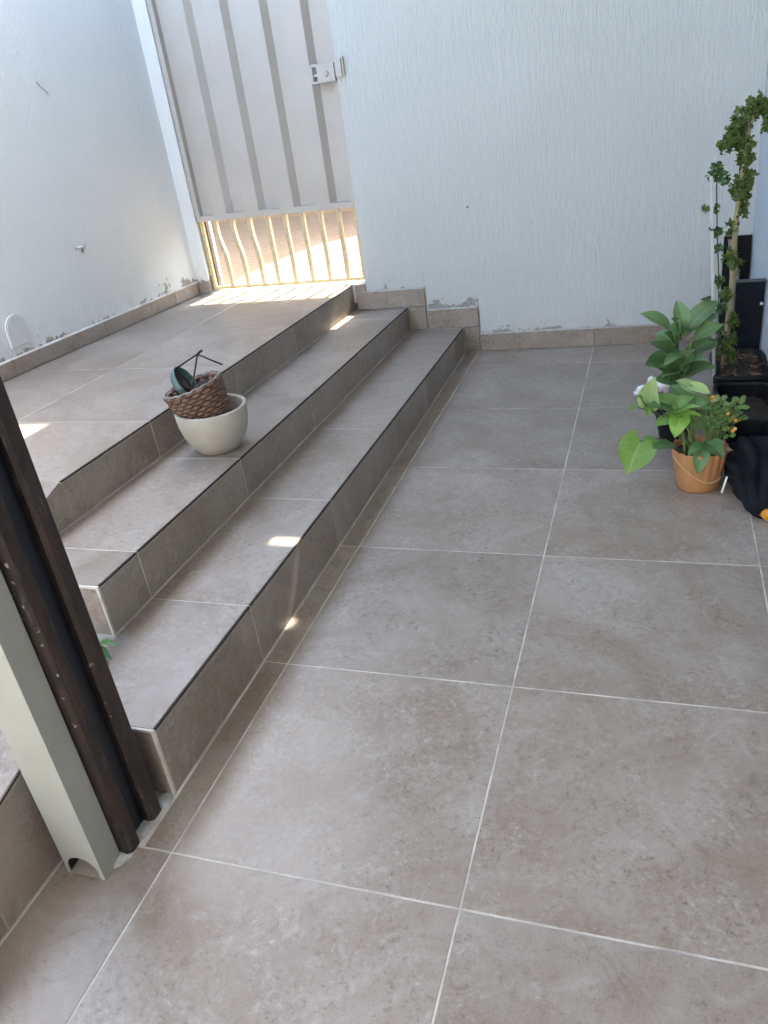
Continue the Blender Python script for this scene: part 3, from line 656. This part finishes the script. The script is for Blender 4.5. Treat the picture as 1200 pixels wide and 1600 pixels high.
# ---- tall curly plant
tp = thing('tall_curly_plant', 'tall bare stemmed plant with clumps of curly green leaves', 'plant', (1.159, 2.35, .19))
path = [(1.160, 2.35, .185), (1.163, 2.35, .372), (1.167, 2.352, .516), (1.164, 2.35, .632), (1.163, 2.35, .743), (1.171, 2.35, .850), (1.175, 2.35, .933), (1.180, 2.35, 1.013), (1.192, 2.35, 1.078), (1.236, 2.35, 1.115)]
obj('trunk', tube(path, [.012, .0115, .011, .010, .0095, .0085, .008, .007, .006, .004], 10), BARK, tp, smooth=True)
def curly(p, size, up):
    """one small round leaf with a crinkled, cupped edge"""
    p = Vector(p); f = Vector(up).normalized(); a = f.orthogonal().normalized(); b = f.cross(a); n = 15; sd = random.random() * 30; cup = random.uniform(-.2, .6)
    V = [p]; UV = [(.1, .5)]; F = []
    for ring, rr in ((1, .5), (2, 1.0)):
        for k in range(n):
            w = 2 * math.pi * k / n + .1; r = size * rr * (1 + (.30 * math.sin(w * 5 + sd) if ring == 2 else 0))
            V.append(p + (a * math.cos(w) + b * math.sin(w)) * r + f * (cup * size * rr * rr + (.60 * size * math.sin(w * 4.5 + sd) if ring == 2 else 0))); UV.append((.2 + rr * .6, .5 + .4 * math.sin(w)))
    for k in range(n):
        k2 = (k + 1) % n; F.append((0, 1 + k, 1 + k2)); F.append((1 + k, 1 + n + k, 1 + n + k2, 1 + k2))
    return V, F, UV
def foliage(name, spots, mat, parent, size):
    V, F, UV = [], [], []; stems = []
    for (c, rad, cnt) in spots:
        c = Vector(c)
        for k in range(int(cnt * 1.9)):
            d = Vector((random.gauss(0, 1), random.gauss(0, .8), random.gauss(0, 1)))
            d = d.normalized() * rad * random.random() ** .45
            up = Vector((random.gauss(0, .7), -.5 + random.gauss(0, .6), .6 + random.gauss(0, .5))) + d * 6
            v, f, u = curly(c + d, size * random.choice((.5, .7, .9, 1.0, 1.2, 1.5)), up); n = len(V); V += v; F += [tuple(i + n for i in q) for q in f]; UV += u
            stems.append(tube([c + d * .1, c + d * .55 + Vector((0, 0, .004)), c + d], .0011, 4, caps=False))
    o = obj(name, (V, F), mat, parent, smooth=True, uvs=UV); o['kind'] = 'stuff'
    o = obj('petioles', join(*stems), STEM, parent); o['kind'] = 'stuff'
foliage('foliage', [((1.138, 2.35, 1.012), .036, 30), ((1.110, 2.35, .990), .028, 16), ((1.168, 2.35, 1.060), .040, 34), ((1.205, 2.36, 1.100), .035, 30), ((1.240, 2.35, 1.085), .035, 22), ((1.238, 2.34, 1.03), .026, 12), ((1.176, 2.35, .985), .034, 26),
                    ((1.180, 2.35, .930), .030, 18), ((1.186, 2.35, .872), .036, 24), ((1.166, 2.35, .838), .034, 22), ((1.184, 2.35, .815), .026, 12), ((1.150, 2.35, .705), .024, 10), ((1.180, 2.35, .765), .020, 8), ((1.160, 2.34, .61), .030, 14), ((1.175, 2.34, .575), .026, 10),
                    ((1.158, 2.34, .475), .026, 10), ((1.182, 2.345, .37), .028, 12), ((1.165, 2.33, .295), .040, 22), ((1.172, 2.33, .245), .035, 14)], LGER, tp, .0098)
# ---- white stake with a thin climber
sk_ = obj('white_stake', cbox(-.0058, .0058, -.005, .005, 0, .73, .0012), simple('white_pvc', (.44, .46, .47), .4, .06, 30), origin=(0, 0, 0))
sk_.location = (1.118, 2.215, .180); sk_.rotation_euler = (0, R(-4.3), 0); tag(sk_, 'thin white plastic stake standing in the black planter', 'stake')
cv = thing('thin_climber', 'thin straggly climber with tiny leaves along the white stake', 'plant', (1.13, 2.25, .19))
vp = [(1.128, 2.245, .19), (1.126, 2.25, .33), (1.117, 2.25, .48), (1.108, 2.25, .60), (1.098, 2.25, .70), (1.090, 2.25, .80), (1.084, 2.245, .87), (1.085, 2.24, .925)]
obj('stem', tube(vp, .0022, 6), DSTEM, cv, smooth=True)
foliage('foliage', [((1.082, 2.24, .932), .018, 10), ((1.102, 2.24, .892), .024, 18), ((1.066, 2.24, .910), .018, 9), ((1.056, 2.24, .800), .014, 5), ((1.090, 2.24, .80), .012, 4), ((1.096, 2.24, .72), .016, 6), ((1.104, 2.24, .66), .014, 5), ((1.112, 2.24, .55), .020, 9), ((1.076, 2.24, .470), .028, 14), ((1.124, 2.24, .45), .022, 12), ((1.124, 2.24, .37), .02, 8)], LDARK, cv, .0078)
tie = obj('wire_tie', tube([(1.066, 2.205, .742), (1.072, 2.198, .735), (1.084, 2.20, .735), (1.092, 2.215, .742), (1.10, 2.225, .735)], .0028, 6), BLK, smooth=True); tag(tie, 'black tie knotted round the white stake', 'tie')
# ---- broad leaved plant in its own pot behind the terracotta one
bpt = thing('broad_leaved_plant', 'lush plant with long broad green leaves behind the terracotta pot', 'plant', (.985, 2.06, 0))
obj('pot', lathe([(0, .0006), (.055, .0006), (.075, .115), (.080, .116), (.080, .128), (.073, .128), (.070, .105), (0, .105)], 32, None, Matrix.Translation((.985, 2.06, 0))), PLAST, bpt, smooth=False)
BR = [((0.949, 2.050, 0.433), (0.845, 2.020, 0.503), .044), ((0.999, 2.050, 0.435), (0.968, 2.100, 0.522), .046), ((0.984, 2.050, 0.400), (0.950, 1.990, 0.492), .052), ((1.007, 2.050, 0.425), (1.108, 2.080, 0.520), .056), ((1.030, 2.050, 0.395), (1.127, 2.030, 0.448), .056),
      ((1.013, 2.050, 0.44), (1.009, 2.130, 0.478), .034), ((0.971, 2.050, 0.365), (0.928, 1.990, 0.440), .048), ((0.979, 2.050, 0.350), (1.004, 1.980, 0.452), .056), ((0.960, 2.050, 0.303), (0.868, 1.985, 0.325), .070), ((1.004, 2.050, 0.345), (0.930, 1.970, 0.328), .036),
      ((0.992, 2.050, 0.258), (1.040, 2.010, 0.375), .068), ((0.988, 2.050, 0.240), (0.913, 1.950, 0.336), .050), ((1.004, 2.050, 0.244), (1.104, 1.970, 0.318), .064), ((0.956, 2.050, 0.250), (0.880, 1.970, 0.352), .064), ((1.045, 2.050, 0.353), (1.110, 2.100, 0.372), .050),
      ((1.0, 2.06, .40), (1.05, 2.12, .50), .04), ((.98, 2.04, .40), (.985, 1.985, .49), .045), ((1.02, 2.05, .34), (1.095, 1.99, .40), .05), ((.965, 2.05, .33), (.885, 2.01, .40), .048), ((1.0, 2.04, .30), (1.07, 1.965, .345), .05), ((.975, 2.04, .28), (.93, 1.95, .29), .05), ((1.02, 2.07, .42), (1.11, 2.13, .46), .045),
      ((.985, 2.05, .22), (.90, 1.98, .27), .055), ((1.0, 2.05, .20), (1.07, 1.98, .22), .055), ((1.01, 2.07, .30), (1.08, 2.13, .37), .05), ((.97, 2.06, .38), (.90, 2.11, .40), .045)]
for b, t_, w_ in BR: add_leaf(bpt, LBROAD, b, t_, w_ * 1.38, 'lance', droop=random.uniform(.10, .26), fold=.38, wave=.05)
for k, zt in ((0, .44), (1, .43), (2, .40)):
    x = (.985, .968, 1.012)[k]; obj('stem', tube(bez((.985 + (k - 1) * .02, 2.06, .10), (x, 2.06, .25), (x + (k - 1) * .012, 2.05, zt)), [.008] * 5 + [.006] * 4, 8), STEM, bpt, smooth=True)
# ---- terracotta pot
TERRA = simple('terracotta_plastic', (.43, .215, .095), .5, .12, 14)
tx, ty = 1.052, 1.690
pot = thing('terracotta_pot', 'fluted orange terracotta pot with cord standing on the floor', 'pot', (tx, ty, 0))
def flute(a, i, r, z):
    k = min(1, max(0, (z - .01) / .12)); c = abs(math.sin(a * 9)); return r * (1 - .060 * k * (1 - c)) if i < 9 else r * .985, z + (.004 * c if z > .138 else 0)
pp = [(0, .0006), (.060, .0006), (.065, .003), (.069, .02), (.075, .05), (.0815, .09), (.0865, .12), (.0900, .140), (.0895, .144), (.086, .144), (.083, .137), (.079, .105), (0, .104)]
obj('body', lathe(pp, 108, flute, Matrix.Translation((tx, ty, 0))), TERRA, pot, smooth=True)
obj('soil', lathe([(0, .112), (.081, .112), (.08, .122), (.05, .127), (.02, .129), (0, .13)], 40, lambda a, i, r, z: (r, z + .006 * mnoise.noise((r * 60 * math.cos(a), r * 60 * math.sin(a), 2))), Matrix.Translation((tx, ty, 0))), SOIL, pot, smooth=True)
cord = []
for k in range(25):
    u = k / 24; a = R(205 + 130 * u); z = .128 - .085 * math.sin(u * 2.0) ** 1.2
    rr = .0625 + .0275 * (z / .14) + .004; cord.append((tx + rr * math.cos(a), ty + rr * math.sin(a), z))
obj('cord', tube(cord, .0016, 6), simple('cream_cord', (.62, .47, .30), .8, .15, 40), pot, smooth=True)
obj('dry_leaf', (lambda q: (q[0], q[1]))(leaf((1.118, 1.66, .140), (1.150, 1.650, .150), .022, 'ovate', fold=.8, wave=.2)), simple('dry_brown_leaf', (.30, .20, .13), .8, .3, 60), pot, smooth=True)
tg = obj('plant_tag', box(1.128, 1.1345, 1.640, 1.642, .001, .058), simple('white_tag', (.75, .75, .74), .5, .05, 30)); tag(tg, 'small white plant label leaning beside the terracotta pot', 'label'); tg.rotation_euler = (R(-14), R(14), 0)
# ---- arrow-leaf plant in the terracotta pot
sy = thing('arrow_leaf_plant', 'plant with pale and lime heart shaped leaves in the terracotta pot', 'plant', (1.03, 1.68, .12))
SY = [((0.891, 1.680, 0.305), (0.903, 1.650, 0.402), .078, LPALE), ((0.873, 1.680, 0.290), (0.849, 1.640, 0.345), .042, LLIME), ((0.887, 1.680, 0.295), (0.889, 1.640, 0.268), .028, LLIME), ((0.848, 1.680, 0.289), (0.826, 1.630, 0.292), .018, LLIME),
      ((1.027, 1.690, 0.340), (0.963, 1.705, 0.370), .046, LPALE), ((1.022, 1.690, 0.352), (1.074, 1.680, 0.332), .042, LPALE), ((0.968, 1.680, 0.304), (0.895, 1.660, 0.330), .048, LMID), ((0.960, 1.680, 0.288), (0.877, 1.630, 0.309), .054, LBROAD),
      ((0.960, 1.680, 0.286), (1.036, 1.680, 0.325), .046, LMID), ((0.958, 1.680, 0.274), (1.044, 1.650, 0.301), .040, LMID), ((0.966, 1.680, 0.268), (1.047, 1.640, 0.275), .036, LLIME), ((0.988, 1.670, 0.256), (0.970, 1.620, 0.205), .066, LLIME),
      ((1.000, 1.70, .31), (.950, 1.73, .345), .05, LBROAD), ((1.02, 1.69, .29), (1.085, 1.66, .31), .05, LBROAD), ((.95, 1.67, .25), (.905, 1.64, .235), .042, LMID)]
for b, t_, w_, m_ in SY:
    add_leaf(sy, m_, b, t_, w_, 'heart', droop=random.uniform(.08, .2), fold=.25, wave=.06)
    root = (1.030 + random.uniform(-.03, .02), 1.675 + random.uniform(-.02, .02), .122); mid = (root[0] * .6 + b[0] * .4, root[1], b[2] - .02)
    obj('stem', tube(bez(root, mid, b), [.0030] * 4 + [.0022] * 5, 6), DSTEM if b[0] < .93 else STEM, sy, smooth=True)
add_leaf(sy, LLIME, (0.866, 1.650, 0.178), (0.828, 1.590, 0.086), .125, 'heart', face=(-.1, -.75, .55), droop=.10, fold=.12, wave=.03, n=18, m=9)
obj('stem', tube(bez((1.005, 1.665, .122), (.93, 1.66, .215), (.866, 1.650, .178)), .0026, 6), DSTEM, sy, smooth=True)
add_leaf(sy, LMID, (.912, 1.65, .188), (.866, 1.615, .200), .020, 'ovate'); add_leaf(sy, LDARK, (.972, 1.655, .165), (.905, 1.60, .180), .042, 'round')
for b, t_, w_ in (((1.067, 1.640, 0.185), (1.118, 1.590, 0.150), .060), ((1.062, 1.640, 0.180), (1.045, 1.585, 0.092), .052), ((1.060, 1.640, 0.178), (1.012, 1.590, 0.158), .040)): add_leaf(sy, LDARK, b, t_, w_, 'ovate', droop=.18, fold=.3)
obj('stem', tube(bez((1.05, 1.67, .122), (1.06, 1.65, .20), (1.063, 1.640, .182)), .003, 6), STEM, sy, smooth=True)
# ---- flowering succulent
kl = thing('flowering_succulent', 'small scalloped succulent with tiny orange flowers in the terracotta pot', 'plant', (1.09, 1.69, .12))
heads = []
for k in range(24):
    a = random.uniform(0, 6.28); hx = 1.100 + .050 * math.cos(a) + random.uniform(-.02, .028); hz = random.uniform(.21, .325); hy = 1.69 + .045 * math.sin(a); heads.append((hx, hy, hz))
heads += [(1.148, 1.68, .300), (1.160, 1.68, .312), (1.075, 1.67, .318), (1.085, 1.66, .305)]
for hx, hy, hz in heads:
    obj('stem', tube(bez((1.085 + random.uniform(-.02, .02), 1.69, .12), (hx * .5 + 1.085 * .5, hy, hz - .03), (hx, hy, hz)), .0024, 6), STEM, kl, smooth=True)
    for q in range(6):
        a = q * 2.4 + random.random(); l = random.uniform(.018, .032); zz = hz - .006 * q
        add_leaf(kl, LKAL if q < 3 else LMID, (hx + .002 * math.cos(a), hy + .002 * math.sin(a), zz), (hx + l * math.cos(a), hy + l * math.sin(a), zz + random.uniform(-.008, .014)), random.uniform(.014, .024), 'round', droop=.1, fold=.2, wave=.10, n=8, m=3)
PET = simple('orange_petal', (.72, .27, .05), .5, .25, 60); PEY = simple('yellow_petal', (.80, .48, .12), .5, .15, 60)
for fx, fy, fz in ((1.077, 1.655, .332), (1.142, 1.655, .262), (1.150, 1.655, .252), (1.150, 1.65, .225), (1.143, 1.65, .218), (1.125, 1.645, .280), (1.128, 1.65, .228), (1.083, 1.65, .322)):
    fo = None; V, F = [], []
    for q in range(5):
        a = q * 2 * math.pi / 5 + random.random() * .3; c_ = Vector((fx, fy, fz)); d = Vector((math.cos(a), -.35, math.sin(a))); s_ = Vector((-math.sin(a), 0, math.cos(a)))
        n0 = len(V); V += [c_, c_ + d * .0032 + s_ * .0024, c_ + d * .0066, c_ + d * .0032 - s_ * .0024]; F += [(n0, n0 + 1, n0 + 2, n0 + 3)]
    obj('flower', (V, F), random.choice([PET, PEY, PET]), kl)

# ------------------------------------------------------------------ the dark things in the corner
NAVY = simple('navy_painted_board', (.0045, .007, .013), .55, .25, 12, spec=.2)
nb_ = thing('navy_door_panel', 'dark navy panel with a steel catch standing behind the rear planter', 'panel', (1.258, 2.64, 0))
obj('body', cbox(1.203, 1.311, 2.60, 2.632, 0.0006, .448, .006), NAVY, nb_); obj('lid_edge', box(1.200, 1.3135, 2.597, 2.635, .4484, .453), simple('grey_lid', (.05, .055, .065), .5, .2, 20), nb_)
obj('catch', xf(lathe([(0, 0), (.007, 0), (.008, .008), (.004, .012), (0, .012)], 14), Matrix.Translation((1.302, 2.5995, .362)) @ Matrix.Rotation(R(90), 4, 'X')), simple('steel_catch', (.5, .5, .5), .3, .1, 40, metal=.9), nb_, smooth=True)
bb = obj('leaning_board', cbox(-.060, .058, -.010, .010, 0, .505, .004), simple('black_board', (.003, .0028, .0034), .55, .3, 10, spec=.2), origin=(0, 0, 0)); bb.location = (1.252, 3.215, .0006); bb.rotation_euler = (R(-5), 0, 0); tag(bb, 'tall black board leaning in the corner behind the plants', 'board')
gp = obj('grey_board', hexa([(1.262, 3.16, 0.0006), (1.315 - .002, 3.16, .0006), (1.313, 3.175, .0006), (1.262, 3.175, .0006)], [(1.200, 3.120, .515), (1.232, 3.120, .513), (1.232, 3.135, .513), (1.200, 3.135, .515)]), simple('weathered_grey_wood', (.20, .19, .175), .8, .2, 14)); tag(gp, 'narrow grey board slanting across the black panel', 'board')

# ------------------------------------------------------------------ folded umbrella and white bag
FAB = simple('black_fabric', (.009, .011, .016), .8, .4, 25, bump=.3, bscale=200, spec=.15)
um = thing('folded_umbrella', 'folded black umbrella with orange handle lying against the planter', 'umbrella', (1.21, 1.6, 0))
def bundle(p0, p1, p2, n=30, k=64):
    pth = bez(p0, p1, p2, n); V, F = [], []
    for i, p in enumerate(pth):
        u = i / n; t = (pth[min(i + 1, n)] - pth[max(i - 1, 0)]).normalized(); a = Vector((0, 0, 1)).cross(t).normalized(); b = t.cross(a)
        rad = .062 * (1 - u) ** .5 * .8 + .030; rad *= (.25 + .75 * min(1, u * 5)) if u < .2 else 1
        if u > .94: rad *= 1 - (u - .94) * 6
        for j in range(k):
            w = 2 * math.pi * j / k + u * 1.1
            f = 1 + 0.55 * abs(math.sin(w * 3.5 + 1.5 * math.sin(u * 4))) - .28 + .34 * mnoise.noise((math.cos(w) * 1.6, math.sin(w) * 1.6, u * 6)) + .10 * mnoise.noise((math.cos(w) * 5, math.sin(w) * 5, u * 18))
            q = p + (a * math.cos(w) + b * math.sin(w)) * rad * f; q.z = max(q.z, .0015 + .002 * abs(mnoise.noise((q.x * 40, q.y * 40, 0)))); q.x = min(q.x, XR - .004); V.append(q)
    for i in range(n):
        for j in range(k): F.append((i * k + j, i * k + (j + 1) % k, (i + 1) * k + (j + 1) % k, (i + 1) * k + j))
    F += [tuple(range(k - 1, -1, -1)), tuple(range(n * k, (n + 1) * k))]; return V, F
obj('canopy', bundle((1.205, 1.775, .13), (1.215, 1.66, .055), (1.238, 1.462, .030)), FAB, um, smooth=True)
hm = Matrix.Translation((1.236, 1.480, .024)) @ Vector((.55, -1, -.02)).to_track_quat('Z', 'Y').to_matrix().to_4x4()
obj('handle', lathe([(0, -.02), (.018, -.02), (.0195, 0), (.0200, .034), (.019, .040), (.0165, .0405), (.016, .036), (0, .036)], 28, None, hm), simple('orange_plastic', (.62, .26, .025), .4, .12, 30), um, smooth=False)
def crumple(c, r, seed, sx=1, sy=1, sz=1, nu=18, nv=12):
    V, F = [], []
    for i in range(nv + 1):
        for j in range(nu):
            th_, ph = math.pi * i / nv, 2 * math.pi * j / nu; d = Vector((math.sin(th_) * math.cos(ph), math.sin(th_) * math.sin(ph), math.cos(th_)))
            k = 1 + .55 * mnoise.noise(d * 2.6 + Vector((seed, 0, 0))) + .25 * mnoise.noise(d * 7 + Vector((0, seed, 0)))
            q = Vector(c) + Vector((d.x * sx, d.y * sy, d.z * sz)) * r * k; q.z = max(q.z, .002); V.append(q)
    for i in range(nv):
        for j in range(nu): F.append((i * nu + j, (i + 1) * nu + j, (i + 1) * nu + (j + 1) % nu, i * nu + (j + 1) % nu))
    return V, F
bgm = simple('white_film', (.74, .75, .78), .35, .08, 30)
wb = obj('plastic_bag', join(crumple((.872, 2.50, .030), .024, 3, 1.7, 1, 1), crumple((.900, 2.53, .050), .026, 6, 1, 1, 1.3), crumple((.945, 2.52, .060), .026, 9, 1, 1, 1.4)), bgm); tag(wb, 'crumpled white plastic bag on the floor behind the leafy plants', 'bag')
# small plant behind the post
pk = thing('small_succulent', 'small green plant peeping out from behind the brown post', 'plant', (-.375, .345, h1(.34)))
for b, t_, w_ in (((-.345, .345, .222), (-.272, .330, .245), .022), ((-.345, .345, .222), (-.30, .325, .200), .016), ((-.36, .35, .20), (-.335, .335, .270), .022), ((-.35, .345, .20), (-.312, .322, .186), .018), ((-.36, .345, .20), (-.42, .34, .25), .022), ((-.36, .345, .2), (-.40, .30, .21), .02)): add_leaf(pk, LDARK, b, t_, w_, 'lance', droop=.2, fold=.5)
obj('stem', tube([(-.375, .35, h1(.34)), (-.36, .348, .20), (-.348, .345, .222)], .004, 6), STEM, pk, smooth=True)
